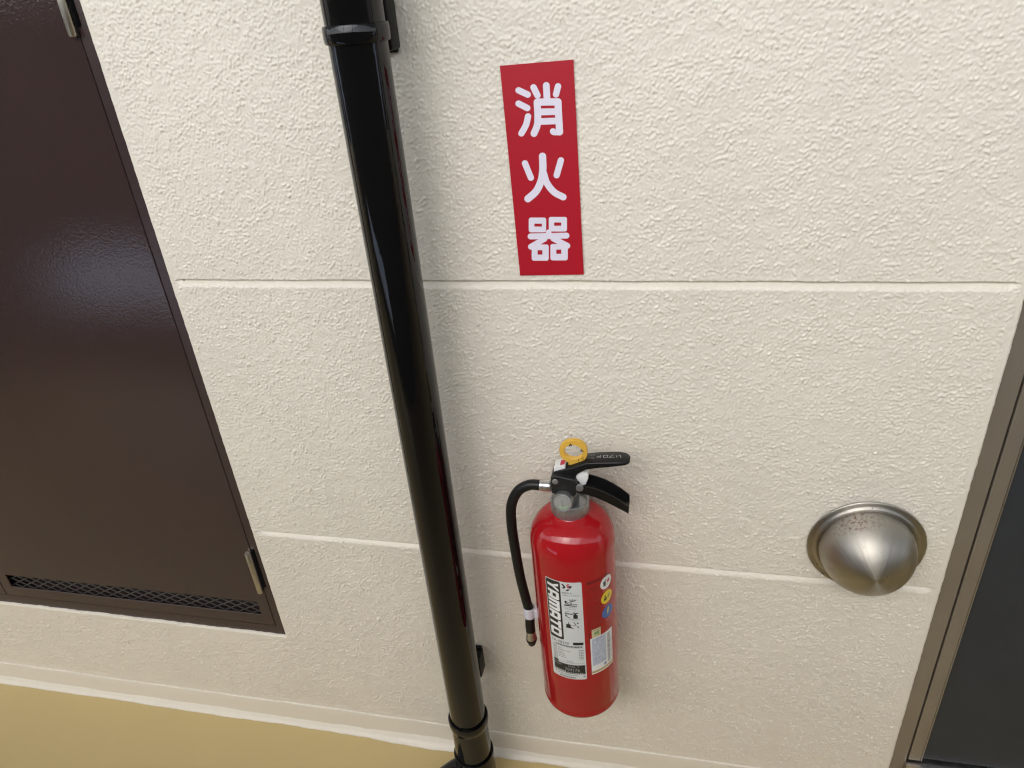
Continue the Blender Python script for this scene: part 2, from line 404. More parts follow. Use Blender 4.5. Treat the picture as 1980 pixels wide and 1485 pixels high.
# jamb with pockets for the hinges: an outline in x, z pushed back
def prism(name, outline, y0, y1, m, parent, bev=0.0006):
    bm = bmesh.new(); f = bm.faces.new([bm.verts.new((x, y0, z)) for x, z in outline])
    r = bmesh.ops.extrude_face_region(bm, geom=[f]); bmesh.ops.translate(bm, verts=[g for g in r['geom'] if isinstance(g, bmesh.types.BMVert)], vec=(0, y1-y0, 0))
    return local(from_bm(name, bm, m, parent))
out = [(RJ0, LDB+0.021), (XL+0.02, LDB+0.021), (XL+0.02, 2.05), (RJ0, 2.05)]
zz = []
for z0, z1 in reversed(HZ):
    zz += [(RJ0, z1+.004), (RJ0+.0045, z1+.004), (RJ0+.0062, z1+.001), (RJ0+.0062, z0+.012), (RJ0+.0045, z0+.009), (RJ0, z0+.009)]
prism('jamb', out+zz, FY, 0.06, M_doorf, door)
prism('bottom_rail', [(LDL, LDB-.02), (XL+.02, LDB-.02), (XL+.02, LDB+0.0208), (LDL, LDB+0.0208)], FY, 0.06, M_doorf, door)
prism('top_rail', [(LDL, 2.003), (RJ0-.0005, 2.003), (RJ0-.0005, 2.06), (LDL, 2.06)], FY, 0.06, M_doorf, door)
def slab_hole(name, xs, zs, y0, y1, m, parent, hole=True):
    bm = bmesh.new(); vs = {(i, j): bm.verts.new((x, y0, z)) for i, x in enumerate(xs) for j, z in enumerate(zs)}
    fs = []
    for i in range(len(xs)-1):
        for j in range(len(zs)-1):
            if hole and i == 1 and j == 1: continue
            fs.append(bm.faces.new((vs[i, j], vs[i+1, j], vs[i+1, j+1], vs[i, j+1])))
    r = bmesh.ops.extrude_face_region(bm, geom=fs); bmesh.ops.translate(bm, verts=[g for g in r['geom'] if isinstance(g, bmesh.types.BMVert)], vec=(0, y1-y0, 0))
    bmesh.ops.recalc_face_normals(bm, faces=bm.faces[:])
    es = [e for e in bm.edges if len(e.link_faces) == 2 and e.calc_face_angle(0) > 1.0]
    bmesh.ops.bevel(bm, geom=es, offset=0.0012, segments=2, affect='EDGES', profile=0.5)
    return local(from_bm(name, bm, m, parent, smooth=True, sharp=50, wn=True))
SX0, SX1, SZ0, SZ1 = -1.2850, -0.7262, 0.2972, 0.3288
leaf = slab_hole('leaf', [LX0, SX0, SX1, LX1], [LZ0, SZ0, SZ1, LZ1], FY-0.0008, FY+0.002, M_door, door)
slab_hole('second_leaf', [LDL+.02, LX0-0.0022], [LZ0, LZ1], FY-0.0004, FY+0.002, M_door, door, hole=False)
local(box_obj('door_inside', (LDL, XL+.019, 0.05, 0.059, LDB, 2.05), M_void, door, smooth=False))
# expanded-metal mesh behind the slot
bm = bmesh.new(); cw, chh = 0.0288, 0.0150; my = FY+0.006
def strand(p, q, w=0.00075):
    d = Vector((q[0]-p[0], 0, q[1]-p[1])).normalized(); n = Vector((-d.z, 0, d.x))*w
    vs = []
    for yy in (my, my+0.0016):
        for s, e in ((n, p), (-n, p), (-n, q), (n, q)): vs.append(bm.verts.new((e[0]+s.x, yy, e[1]+s.z)))
    for f in ((0, 1, 2, 3), (7, 6, 5, 4), (0, 4, 5, 1), (1, 5, 6, 2), (2, 6, 7, 3), (3, 7, 4, 0)): bm.faces.new([vs[k] for k in f])
k = 0; zlo, zhi = SZ0-0.006, SZ1+0.006
nrow = 6
for r in range(nrow):
    z0 = zlo+r*chh/2
    x = SX0-0.012
    off = 0 if r % 2 == 0 else cw/2
    while x+off < SX1+0.012:
        strand((x+off, z0), (x+off+cw/2, z0+chh/2)); strand((x+off+cw, z0), (x+off+cw/2, z0+chh/2)); x += cw
vm = local(from_bm('vent_mesh', bm, M_mesh, door)); vm['kind'] = 'stuff'
for z0, z1 in HZ:
    zm = z0+(z1-z0)*0.48; hx, hy, r = -0.7072, FY-0.0060, 0.0053
    h = local(lathe_obj('hinge', [(0, z0), (r*.8, z0), (r, z0+.0015), (r, zm-.0003), (r*.9, zm), (r, zm+.0003), (r, z1-.0012), (r*.88, z1), (r*.5, z1), (r*.45, z1-.0006), (0, z1-.0006)], M_hinge, door, center=(hx, hy, 0), seg=28, sharp=45))
    k = box_obj('hinge_plate', (hx-.002, hx+.0045, hy+.002, FY+.03, z0+.003, z1-.003), M_void, None, smooth=False)
    k.parent = h; local(k)

# ------------------------------------------------------------------ charcoal entrance door on the right
rd = empty('entrance_door', (0.83, 0.03, 0.115), 'charcoal entrance door in a bronze metal frame at the right edge', 'door')
ZS = 0.118
local(box_obj('outer_frame', (XR+.0002, 0.4002, 0.0055, 0.10, ZS-.03, 2.11), M_brz, rd, bev=0.0012))
local(box_obj('outer_frame', (0.4002+.85, RDR-.0002, 0.0055, 0.10, ZS-.03, 2.11), M_brz, rd, bev=0.0012))
local(box_obj('gasket', (0.4004, 0.4022, 0.012, 0.09, ZS, 2.08), M_gask, rd, smooth=False))
local(box_obj('leaf_edge', (0.4024, 0.4206, 0.0045, 0.06, ZS+.0075, 2.06), M_brz, rd, bev=0.0016, seg=3))
local(box_obj('edge_trim', (0.4207, 0.4222, 0.0040, 0.05, ZS+.0085, 2.06), M_sill, rd, bev=0.0004, seg=1))
local(box_obj('door_leaf', (0.4223, 1.249, 0.0085, 0.05, ZS+.0105, 2.06), M_char, rd, smooth=False))
local(box_obj('threshold', (0.3985, 1.249, -0.004, 0.10, ZS-.03, ZS+.0035), M_sill, rd, bev=0.0012))
local(box_obj('threshold_base', (XR+.0004, RDR-.001, -0.0015, 0.10, 0.001, ZS-.0302), M_brz, rd, bev=0.001))
local(box_obj('head_frame', (0.4003, 0.4001+.85, 0.0055, 0.10, 2.081, 2.11), M_brz, rd, bev=0.0012))

# ------------------------------------------------------------------ black downpipe
PXc, PYc = -0.3177, -0.0746
pipe = empty('downpipe', (PXc, PYc, 0), 'glossy black vertical downpipe standing on wall brackets left of the red sign', 'pipe')
def plathe(name, prof, m=M_pipe, seg=72): return local(lathe_obj(name, prof, m, pipe, center=(PXc, PYc, 0), seg=seg, sharp=35))
plathe('pipe_shaft', [(0.030, 0.19), (0.030, 1.2452)])
plathe('upper_shaft', [(0.0303, 1.2455), (0.0303, 2.4)])
def ring(z0, z1, r, c=0.002): return [(r-c*1.3, z0), (r-.3*c, z0+.25*c), (r, z0+c), (r+.0003, (z0+z1)/2), (r, z1-c), (r-.3*c, z1-.25*c), (r-c*1.3, z1)]
plathe('collar', ring(1.2445, 1.2625, 0.0333, 0.0026))
plathe('socket', [(0.0306, 0.2005), (0.0318, 0.2018), (0.0336, 0.2015), (0.0342, 0.1995), (0.0342, 0.1910), (0.0337, 0.1865), (0.0328, 0.1835), (0.0321, 0.1812), (0.0318, 0.178), (0.0316, 0.09)])
bm = bmesh.new(); lathe(bm, [(0.0317, 0.1053), (0.0330, 0.1060), (0.0350, 0.1056), (0.0353, 0.1035), (0.0348, 0.02), (0.0348, 0.0015)], (PXc, PYc, 0), seg=64)
fit = local(from_bm('elbow', bm, M_pipe, pipe, smooth=True, sharp=40))
p0 = Vector((PXc, PYc, 0.066)); pts = spline([p0, p0+Vector((-.032, -.022, -.005)), p0+Vector((-.058, -.040, -.022)), p0+Vector((-.072, -.050, -.0645))], 8)
bm = bmesh.new(); tube(bm, pts, 0.0245, 32); b2 = local(from_bm('branch_pipe', bm, M_pipe, pipe, smooth=True, sharp=50))
for z0, z1 in ((1.2285, 1.345), (0.236, 0.290)):
    bm = bmesh.new()
    box(bm, PXc-0.017, PXc+0.0155, -0.0085, -0.0006, z0, z1, bev=0.0014)
    box(bm, PXc-0.009, PXc+0.0135, PYc+0.027, -0.0083, z0+.012, min(z1-.012, z0+.06), bev=0.0014)
    box(bm, PXc+0.0095, PXc+(0.0187 if z0 > 1 else 0.0175), -0.029, -0.0012, z0+.003, (z1-.002 if z0 > 1 else z1-.003), bev=0.0034)
    local(from_bm('bracket', bm, M_clamp, pipe, smooth=True, sharp=35))

# ------------------------------------------------------------------ red sign with the three characters
SGN = [(-.1906, 1.2080), (-.1108, 1.2097), (-.1065, .9696), (-.1856, .9682)]
sign = empty('wall_sign', (-.1486, -0.001, 1.09), 'red vertical sign sticker with white characters on the wall right of the pipe', 'sign')
bm = bmesh.new()
TF, TB = -0.0016, -0.0002
NZs = 40
rings = []
for k in range(NZs+1):
    t = k/NZs
    l = Vector(SGN[0]).lerp(Vector(SGN[3]), t); r = Vector(SGN[1]).lerp(Vector(SGN[2]), t)
    rings.append([bm.verts.new((l.x, TB, l.y)), bm.verts.new((l.x, TF, l.y)), bm.verts.new((r.x, TF, r.y)), bm.verts.new((r.x, TB, r.y))])
for a, b in zip(rings[:-1], rings[1:]):
    for q in range(4): bm.faces.new((a[q], a[(q+1) % 4], b[(q+1) % 4], b[q]))
bm.faces.new(rings[0]); bm.faces.new(rings[-1])
local(from_bm('sign_board', bm, M_sign, sign))
CS = 695/220.0
def s2w(x, y):
    p = at(940+x/CS, 90+y/CS, 0.0); return Vector((p.x, p.z))
def ribbon_poly(pts, w, n=10):
    """outline of a stroke with round ends, in the sign's plane"""
    out = []; P = [Vector(p) for p in pts]
    def nrm(i):
        a = P[max(i-1, 0)]; b = P[min(i+1, len(P)-1)]; t = (b-a).normalized(); return Vector((-t.y, t.x))
    left = [P[i]+nrm(i)*w/2 for i in range(len(P))]; right = [P[i]-nrm(i)*w/2 for i in range(len(P))]
    def cap(c, start):
        a0 = math.atan2(start.y, start.x); return [c+Vector((math.cos(a0-math.pi*k/n), math.sin(a0-math.pi*k/n)))*w/2 for k in range(1, n)]
    return left+cap(P[-1], nrm(len(P)-1))+right[::-1]+cap(P[0], -nrm(0))
def smooth2(pts, n=6): return [Vector((p.x, p.y)) for p in spline([Vector((*q, 0)) for q in pts], n)]
def rrect_ring(x0, y0, x1, y1, hx0, hy0, hx1, hy1):
    """one box of the last character: four bars round its hole"""
    return ('ring', x0, y0, x1, y1, hx0, hy0, hx1, hy1)
strokes = [
  [([(200, 266), (256, 292)], 39), ([(200, 347), (253, 374)], 39), (smooth2([(258, 425), (245, 478), (217, 529)]), 38),
   ([(291, 248), (315, 297)], 39), ([(369, 236), (374, 330)], 41), ([(441, 241), (428, 291)], 38),
   (smooth2([(313, 338), (317, 410), (314, 478), (294, 529)]), 42), ([(315, 338), (440, 336)], 44), ([(440, 338), (450, 520)], 43),
   ([(330, 398), (440, 395)], 41), ([(332, 456), (440, 452)], 40), (smooth2([(449, 521), (415, 521), (410, 516)], 4), 38)],
  [([(239, 711), (275, 799)], 38), ([(458, 693), (432, 784)], 38),
   (smooth2([(346, 668), (348, 745), (338, 815), (308, 880), (257, 927)]), 44), (smooth2([(352, 770), (372, 830), (415, 885), (472, 917)]), 41)],
  [rrect_ring(262, 1042, 368, 1132, 296, 1079, 342, 1097), rrect_ring(384, 1038, 495, 1127, 417, 1072, 460, 1092),
   rrect_ring(280, 1206, 384, 1305, 316, 1241, 345, 1268), rrect_ring(394, 1203, 500, 1303, 430, 1237, 460, 1263),
   ([(273, 1157), (492, 1152)], 36), ([(383, 1132), (384, 1150)], 34), ([(358, 1172), (275, 1220)], 35), ([(412, 1170), (498, 1214)], 35)]]
for ch in strokes:
    bm = bmesh.new(); lay = 0
    def face(poly):
        global lay
        lay += 1; y = TF-0.00012-lay*0.000006
        f = bm.faces.new([bm.verts.new((*(lambda q: (q.x, y, q.y))(s2w(p[0], p[1])),)) for p in poly]); return f
    for st in ch:
        if st[0] == 'ring':
            _, x0, y0, x1, y1, a0, b0, a1, b1 = st; c = 13
            o8 = []
            for cx, cy, s in ((x1-c, y0+c, -90), (x1-c, y1-c, 0), (x0+c, y1-c, 90), (x0+c, y0+c, 180)):
                o8.append([(cx+c*math.cos(math.radians(s+22.5*k)), cy+c*math.sin(math.radians(s+22.5*k))) for k in range(5)])
            hole = [(a1, b0), (a1, b1), (a0, b1), (a0, b0)]
            for k in range(4):
                k2 = (k+1) % 4
                face([hole[k]]+o8[k][2:]+o8[k2][:3]+[hole[k2]]); 
        else:
            face(ribbon_poly(*st))
    bmesh.ops.triangulate(bm, faces=bm.faces[:])
    o = from_bm('character', bm, M_signw, sign); local(o)
    for p in o.data.polygons: pass

# ------------------------------------------------------------------ stainless vent hood
HC = Vector((0.2685, -0.0006, 0.578))
hood = empty('vent_hood', HC, 'round brushed steel domed vent hood with rust spots near the charcoal door', 'vent', rot=(math.radians(90), 0, 0))
M_hood = mat('spun_steel', (0.46, 0.435, 0.385), 0.33, metal=1.0)
BS(M_hood).inputs['Anisotropic'].default_value = 0.85; BS(M_hood).inputs['Anisotropic Rotation'].default_value = 0.25
tg = N(M_hood, 'ShaderNodeTangent'); tg.direction_type = 'RADIAL'; tg.axis = 'Z'; L(M_hood, tg.outputs[0], BS(M_hood).inputs['Tangent'])
tc = N(M_hood, 'ShaderNodeTexCoord'); sx = N(M_hood, 'ShaderNodeSeparateXYZ'); L(M_hood, tc.outputs['Object'], sx.inputs[0])
an = N(M_hood, 'ShaderNodeMath', operation='ARCTAN2'); L(M_hood, sx.outputs['Y'], an.inputs[0]); L(M_hood, sx.outputs['X'], an.inputs[1])
cb = N(M_hood, 'ShaderNodeCombineXYZ'); L(M_hood, an.outputs[0], cb.inputs[0])
rn = noise(M_hood, 9.0, 5, 0.7, cb.outputs[0]); mr = N(M_hood, 'ShaderNodeMapRange'); mr.inputs['From Min'].default_value = 0.3; mr.inputs['From Max'].default_value = 0.7; mr.inputs['To Min'].default_value = 0.32; mr.inputs['To Max'].default_value = 0.48
L(M_hood, rn.outputs['Fac'], mr.inputs['Value']); L(M_hood, mr.outputs[0], BS(M_hood).inputs['Roughness'])
add_bump(M_hood, rn.outputs['Fac'], 0.6, 0.0008)
# rust bloom along the upper seam, with a few freckles lower down
ln = N(M_hood, 'ShaderNodeVectorMath', operation='LENGTH'); cx = N(M_hood, 'ShaderNodeCombineXYZ'); L(M_hood, sx.outputs['X'], cx.inputs[0]); L(M_hood, sx.outputs['Y'], cx.inputs[1]); L(M_hood, cx.outputs[0], ln.inputs[0])
def gauss(src, c, w):
    s = N(M_hood, 'ShaderNodeMath', operation='SUBTRACT'); L(M_hood, src, s.inputs[0]); s.inputs[1].default_value = c
    a_ = N(M_hood, 'ShaderNodeMath', operation='ABSOLUTE'); L(M_hood, s.outputs[0], a_.inputs[0])
    q = N(M_hood, 'ShaderNodeMapRange'); q.inputs['From Min'].default_value = 0; q.inputs['From Max'].default_value = w; q.inputs['To Min'].default_value = 1; q.inputs['To Max'].default_value = 0
    L(M_hood, a_.outputs[0], q.inputs['Value']); return q.outputs[0]
ga = gauss(ln.outputs['Value'], 0.0595, 0.0055); gb = gauss(an.outputs[0], 2.0, 0.75)
m1 = N(M_hood, 'ShaderNodeMath', operation='MULTIPLY'); L(M_hood, ga, m1.inputs[0]); L(M_hood, gb, m1.inputs[1])
rs = noise(M_hood, 230, 5, 0.7, tc.outputs['Object'])
m2 = N(M_hood, 'ShaderNodeMath', operation='ADD'); L(M_hood, rs.outputs['Fac'], m2.inputs[0]); m2.inputs[1].default_value = -0.47
m3 = N(M_hood, 'ShaderNodeMath', operation='MULTIPLY'); L(M_hood, m2.outputs[0], m3.inputs[0]); L(M_hood, m1.outputs[0], m3.inputs[1])
m4 = N(M_hood, 'ShaderNodeMath', operation='MULTIPLY'); L(M_hood, m3.outputs[0], m4.inputs[0]); m4.inputs[1].default_value = 9; m4.use_clamp = True
fr = noise(M_hood, 150, 1, 0.5, tc.outputs['Object']); fm = N(M_hood, 'ShaderNodeMapRange'); fm.inputs['From Min'].default_value = 0.76; fm.inputs['From Max'].default_value = 0.80
L(M_hood, fr.outputs['Fac'], fm.inputs['Value'])
mx = N(M_hood, 'ShaderNodeMath', operation='MAXIMUM'); L(M_hood, m4.outputs[0], mx.inputs[0]); L(M_hood, fm.outputs[0], mx.inputs[1])
mc = N(M_hood, 'ShaderNodeMixRGB'); mc.inputs[1].default_value = (0.46, 0.435, 0.385, 1); mc.inputs[2].default_value = (0.15, 0.065, 0.035, 1)
L(M_hood, mx.outputs[0], mc.inputs[0]); L(M_hood, mc.outputs[0], BS(M_hood).inputs['Base Color'])
mm = N(M_hood, 'ShaderNodeMath', operation='SUBTRACT'); mm.inputs[0].default_value = 1.0; L(M_hood, mx.outputs[0], mm.inputs[1]); L(M_hood, mm.outputs[0], BS(M_hood).inputs['Metallic'])
lathe_obj('flange', [(0.0735, 0.0), (0.0752, 0.0008), (0.0755, 0.0022), (0.0748, 0.0034), (0.0735, 0.0038), (0.0700, 0.0032), (0.0672, 0.0036), (0.0662, 0.0055), (0.0650, 0.0062), (0.0622, 0.0062), (0.0600, 0.0045)], M_hood, hood, seg=96, sharp=60, cap=False)
pr = [(0.0600, 0.0035), (0.0606, 0.0065), (0.0609, 0.0095)]
for k in range(1, 33):
    t = k/32*math.pi/2; pr.append((0.0609*math.cos(t)**0.96 if k < 32 else 0.0, 0.0095+0.0605*math.sin(t)**1.02))
lathe_obj('dome', pr, M_hood, hood, seg=128, sharp=80, cap=False)

# ------------------------------------------------------------------ fire extinguisher
EXC = Vector((-0.1198, -0.0722, 0.309)); BR = 0.0585
ext = empty('fire_extinguisher', EXC, 'red fire extinguisher with black hose and yellow pin ring hanging on the wall', 'fire extinguisher', rot=(0, math.radians(-0.77), 0))
def E_(o): return local(o)                               # world coordinates into the tilted root
# the shell, in its own upright frame (z = 0 at the foot)
HS = 0.306                                              # start of the shoulder
prof = [(0.0, 0.006), (0.052, 0.006), (0.0535, 0.001), (0.0565, 0.0), (0.0582, 0.0012), (0.0588, 0.004), (0.0588, 0.0095), (0.0583, 0.011), (0.0585, 0.0125), (BR, 0.10), (BR, 0.2), (BR, HS)]
for k in range(1, 19):
    t = k/18*math.radians(74); prof.append((BR-0.0365+0.0365*math.cos(t) if True else 0, HS+0.0465*math.sin(t)*0.98))
prof += [(0.0250, 0.3545), (0.0232, 0.3575), (0.0232, 0.366)]
lathe_obj('body', prof, M_red, ext, seg=128, sharp=50, cap=False)
# collar
TOPX = -0.1248
cl = [(0.0225, 0.6635), (0.0252, 0.6635), (0.0257, 0.6645), (0.0257, 0.6820), (0.0250, 0.6832), (0.0235, 0.6830), (0.0222, 0.6815), (0.0215, 0.676), (0.0, 0.676)]
bm = bmesh.new(); lathe(bm, cl, (TOPX, EXC.y, 0), seg=96, cap=False)
for v in bm.verts:
    r = math.hypot(v.co.x-TOPX, v.co.y-EXC.y)
    if r > 0.0248:
        a_ = math.atan2(v.co.y-EXC.y, v.co.x-TOPX); k = 1-0.022*(1 if math.cos(a_*24) > 0.4 else 0)
        v.co.x = TOPX+(v.co.x-TOPX)*k; v.co.y = EXC.y+(v.co.y-EXC.y)*k
E_(from_bm('neck_collar', bm, M_chrome, ext, smooth=True, sharp=30))
E_(lathe_obj('valve_stem', [(0.0135, 0.6765), (0.0135, 0.699), (0.012, 0.7), (0, 0.7)], M_chrome, ext, center=(TOPX-.001, EXC.y, 0), seg=40))
# gauge
gc = Vector((-0.1305, -0.0975, 0.6945)); ga_ = Vector((-0.14, -0.97, 0.10)).normalized()
gz = E_(lathe_obj('pressure_gauge', [(0.010, -0.014), (0.0125, -0.010), (0.0135, -0.004), (0.0134, 0.0022), (0.0127, 0.0030), (0.0120, 0.0028), (0.0116, 0.0005), (0.0, 0.0005)], M_chrome, ext, center=gc, axis=ga_, seg=48, sharp=35))
k = lathe_obj('dial', [(0.0115, 0.0006), (0.0115, 0.0009), (0, 0.0009)], M_dial, gz, center=gc, axis=ga_, seg=40); local(k)
k = lathe_obj('lens', [(0.0119, 0.0022), (0.0095, 0.0035), (0.005, 0.0042), (0, 0.0044)], M_glass, gz, center=gc, axis=ga_, seg=40); local(k)
def disc_on_dial(name, pts, m, h):
    q = Vector((0, 0, 1)).rotation_difference(ga_); bm = bmesh.new()
    bm.faces.new([bm.verts.new(gc+q@Vector((x, y, h))) for x, y in pts]); o = from_bm(name, bm, m, gz); local(o); return o
disc_on_dial('dial_zone', [(0.0095*math.cos(t), 0.0095*math.sin(t)) for t in np.linspace(4.0, 5.6, 10)]+[(0.0065*math.cos(t), 0.0065*math.sin(t)) for t in np.linspace(5.6, 4.0, 10)], P_grn, 0.00105)
disc_on_dial('needle', [(-.0006, -.008), (.0006, -.008), (.0009, .003), (-.0009, .003)], P_blk, 0.00115)
# valve block: sloping front skirt
bm = bmesh.new()
prf = [(-0.1462, .7005), (-0.1462, .7255), (-0.1405, .7290), (-0.1150, .7245), (-0.1120, .7180), (-0.1130, .7020), (-0.1185, .6950), (-0.1290, .6965)]
f = bm.faces.new([bm.verts.new((x, EXC.y-0.0165, z)) for x, z in prf])
r = bmesh.ops.extrude_face_region(bm, geom=[f]); bmesh.ops.translate(bm, verts=[g for g in r['geom'] if isinstance(g, bmesh.types.BMVert)], vec=(0, 0.033, 0))
bmesh.ops.bevel(bm, geom=bm.edges[:], offset=0.0018, segments=3, affect='EDGES', profile=0.5)
E_(from_bm('valve_block', bm, M_plas, ext, smooth=True, sharp=40, wn=True))
for (u, v), rr in (((745, 740), .0042), ((1050, 830), .0055)):
    p = at(960+u/6.6, 820+v/6.6, EXC.y-0.0185)
    E_(lathe_obj('rivet', [(0, -.002), (rr, -.002), (rr, .0004), (rr*.7, .0012), (0, .0015)], M_rivet, ext, center=(p.x, EXC.y-0.0165 if u < 900 else EXC.y-0.0150, p.z-.001), axis=(0, -1, 0), seg=24))
# hose
yh = EXC.y
hp = [(-.1500, .7003), (-.1641, .7003), (-.1790, .6990), (-.1945, .6880), (-.2055, .6640), (-.2082, .6330), (-.2075, .5994), (-.2035, .5352), (-.1968, .4811), (-.1942, .4621), (-.1948, .4320), (-.1946, .4180)]
hose_pts = spline([Vector((x, yh, z)) for x, z in hp], 8)
bm = bmesh.new(); tube(bm, hose_pts, 0.0072, 24); hose = E_(from_bm('hose', bm, M_rub, ext, smooth=True, sharp=60))
k = lathe_obj('ferrule', [(0.0074, 0), (0.0078, .0008), (0.0078, .0045), (.0075, .005), (.0075, .0058), (.0078, .0063), (0.0078, .0140), (0.0072, .0150), (0.0, .0150)], M_ferr, hose, center=(-.1640, yh, .7002), axis=(1, 0, 0), seg=32); local(k)
k = lathe_obj('nozzle', [(0.0073, 0), (0.0075, -.0015), (0.0070, -.009), (0.0083, -.0125), (0.0085, -.0150), (0.0078, -.0165), (0.0, -.0165)], M_ferr, hose, center=(-.1946, yh, .4215), seg=32); local(k)
k = lathe_obj('nozzle_cap', [(0.0082, 0), (0.0086, -.0015), (0.0078, -.0060), (0.0062, -.0080), (0.0060, -.0120), (0.0050, -.0140), (0, -.0140)], M_plas, hose, center=(-.1946, yh, .4055), seg=32); local(k)
bm = bmesh.new(); lathe(bm, [(0.0073, .4525), (.0087, .4528), (.0088, .4535), (.0088, .4705), (.0087, .4712), (.0073, .4715)], (-.1940, yh, 0), seg=36, cap=False)
box(bm, -.1855, -.1768, yh-.0065, yh+.0065, .4535, .4705, bev=.001)
E_(from_bm('hose_clip', bm, M_clip, ext, smooth=True, sharp=35))
# upper lever: an upturned channel
def chan(sec, up):
    """sec: (x, top z, bottom z, half width); up=True opens upwards"""
    out = []; th = 0.0016; bv = 0.0016
    for x, zt, zb, w in sec:
        if up:
            P = [(-w, zt), (-w, zb+bv), (-w+bv, zb), (w-bv, zb), (w, zb+bv), (w, zt), (w-th, zt), (w-th, zb+th), (-w+th, zb+th), (-w+th, zt)]
        else:
            P = [(-w, zb), (-w, zt-bv), (-w+bv*.4, zt-bv*.4), (-w+bv, zt), (w-bv, zt), (w-bv*.4, zt-bv*.4), (w, zt-bv), (w, zb), (w-th, zb), (w-th, zt-th), (-w+th, zt-th), (-w+th, zb)]
        out.append([Vector((x, EXC.y+y, z)) for y, z in P])
    return out
bm = bmesh.new()
loft(bm, chan([(-.1450, .7262, .7120, .0095), (-.1410, .7315, .7105, .0100), (-.1300, .7355, .7140, .0104), (-.1186, .7395, .7215, .0108), (-.1110, .7432, .7310, .0112), (-.1010, .7482, .7385, .0118),
               (-.0880, .7505, .7420, .0124), (-.0720, .7522, .7452, .0128), (-.0580, .7530, .7478, .0126), (-.0515, .7528, .7484, .0112), (-.0475, .7522, .7488, .0085), (-.0455, .7515, .7492, .0050)], False))
lev = E_(from_bm('upper_lever', bm, M_blk, ext, smooth=True, sharp=40))
bm = bmesh.new()
loft(bm, chan([(-.1200, .7130, .7010, .0130), (-.1100, .7140, .7000, .0135), (-.1000, .7130, .6985, .0138), (-.0900, .7105, .6955, .0138), (-.0790, .7065, .6905, .0138), (-.0680, .7005, .6845, .0136), (-.0580, .6935, .6785, .0134), (-.0500, .6870, .6735, .0130), (-.0468, .6838, .6710, .0126)], True))
E_(from_bm('lower_handle', bm, M_blk, ext, smooth=True, sharp=40))
# yellow pull ring
rc = Vector((-0.1172, EXC.y, 0.7585)); bm = bmesh.new(); rings = []
for k in range(40):
    a_ = 2*math.pi*k/40; ca, sa = math.cos(a_), math.sin(a_)
    ro = 0.0182*(1+0.06*max(0, math.cos(2*(a_-math.radians(45))))**2*(1 if math.cos(a_-math.radians(20)) > 0 else 0.2))
    ri_x, ri_z = 0.0116, 0.0104
    ri = 1/math.sqrt((ca/ri_x)**2+(sa/ri_z)**2)
    hw = 0.0033
    pr_ = [(ri+.0007, -hw), (ro-.0007, -hw), (ro-.0002, -hw+.0005), (ro, -hw+.0012), (ro, hw-.0012), (ro-.0007, hw), (ri+.0007, hw), (ri, hw-.0007), (ri, -hw+.0012), (ri+.0002, -hw+.0004)]
    rings.append([bm.verts.new(rc+Vector((q*ca, y, q*sa))) for q, y in pr_])
for k in range(40):
    a2, b2_ = rings[k], rings[(k+1) % 40]
    for q in range(10): bm.faces.new((a2[q], a2[(q+1) % 10], b2_[(q+1) % 10], b2_[q]))
box(bm, rc.x-.007, rc.x+.0125, EXC.y-.0031, EXC.y+.0031, .7360, .7465, bev=.0010)
pin = E_(from_bm('pull_ring', bm, M_yel, ext, smooth=True, sharp=30, wn=True))
for i, (pt, a0) in enumerate((((0.7, 1.12), .5), ((1.0, .18), -1.2), ((.95, -.75), .3))):
    pass
def quad_xz(bm, y, pts): bm.faces.new([bm.verts.new((x, y, z)) for x, z in pts])
bm = bmesh.new()
def mark(u, v, w, h, ang=0):
    p = at(960+u/6.6, 820+v/6.6, EXC.y-.0034); ca, sa = math.cos(ang), math.sin(ang)
    quad_xz(bm, EXC.y-.00345-0.00001*len(bm.faces), [(p.x+a_*ca-b_*sa, p.z+a_*sa+b_*ca) for a_, b_ in ((-w, -h), (w, -h), (w, h), (-w, h))])
mark(945, 268, .0022, .0007, .1); mark(950, 262, .0006, .0017, .3); mark(935, 275, .0006, .0012, -.5)
mark(1082, 338, .0018, .0006, 1.2); mark(1092, 345, .0018, .0005, -.3); mark(1105, 345, .0005, .0012, .2); mark(1028, 302, .0006, .0004, .4)
mark(1100, 432, .0019, .00035, .35); mark(1103, 450, .0017, .00035, -.75); mark(1050, 470, .00035, .0028, .1); mark(907, 500, .0008, .0008, .6)
k = from_bm('ring_print', bm, P_blk, pin); local(k)
# white fittings
bm = bmesh.new(); box(bm, -.1425, -.1275, EXC.y-.0088, EXC.y+.0088, .7285, .7395, bev=.0012)
for v in bm.verts:
    v.co.z += (v.co.x+.135)*0.30
seal = E_(from_bm('white_seal', bm, M_wht, ext, smooth=True, sharp=35))
bm = bmesh.new(); bm.faces.new([bm.verts.new((x, y, .7396+(x+.135)*.30)) for x, y in ((-.1345, EXC.y-.007), (-.1285, EXC.y-.007), (-.1285, EXC.y+.004), (-.1345, EXC.y+.004))])
k = from_bm('seal_print', bm, P_red, seal); local(k)
bm = bmesh.new(); f = bm.faces.new([bm.verts.new((x, EXC.y-.0085, z)) for x, z in ((-.1135, .7185), (-.1145, .7265), (-.1110, .7310), (-.1040, .7315), (-.0985, .7285), (-.0985, .7220), (-.1015, .7120), (-.1075, .7095), (-.1100, .7150))])
r = bmesh.ops.extrude_face_region(bm, geom=[f]); bmesh.ops.translate(bm, verts=[g for g in r['geom'] if isinstance(g, bmesh.types.BMVert)], vec=(0, .016, 0))
bmesh.ops.bevel(bm, geom=bm.edges[:], offset=0.0011, segments=2, affect='EDGES', profile=0.5)
E_(from_bm('white_stopper', bm, M_wht, ext, smooth=True, sharp=40))

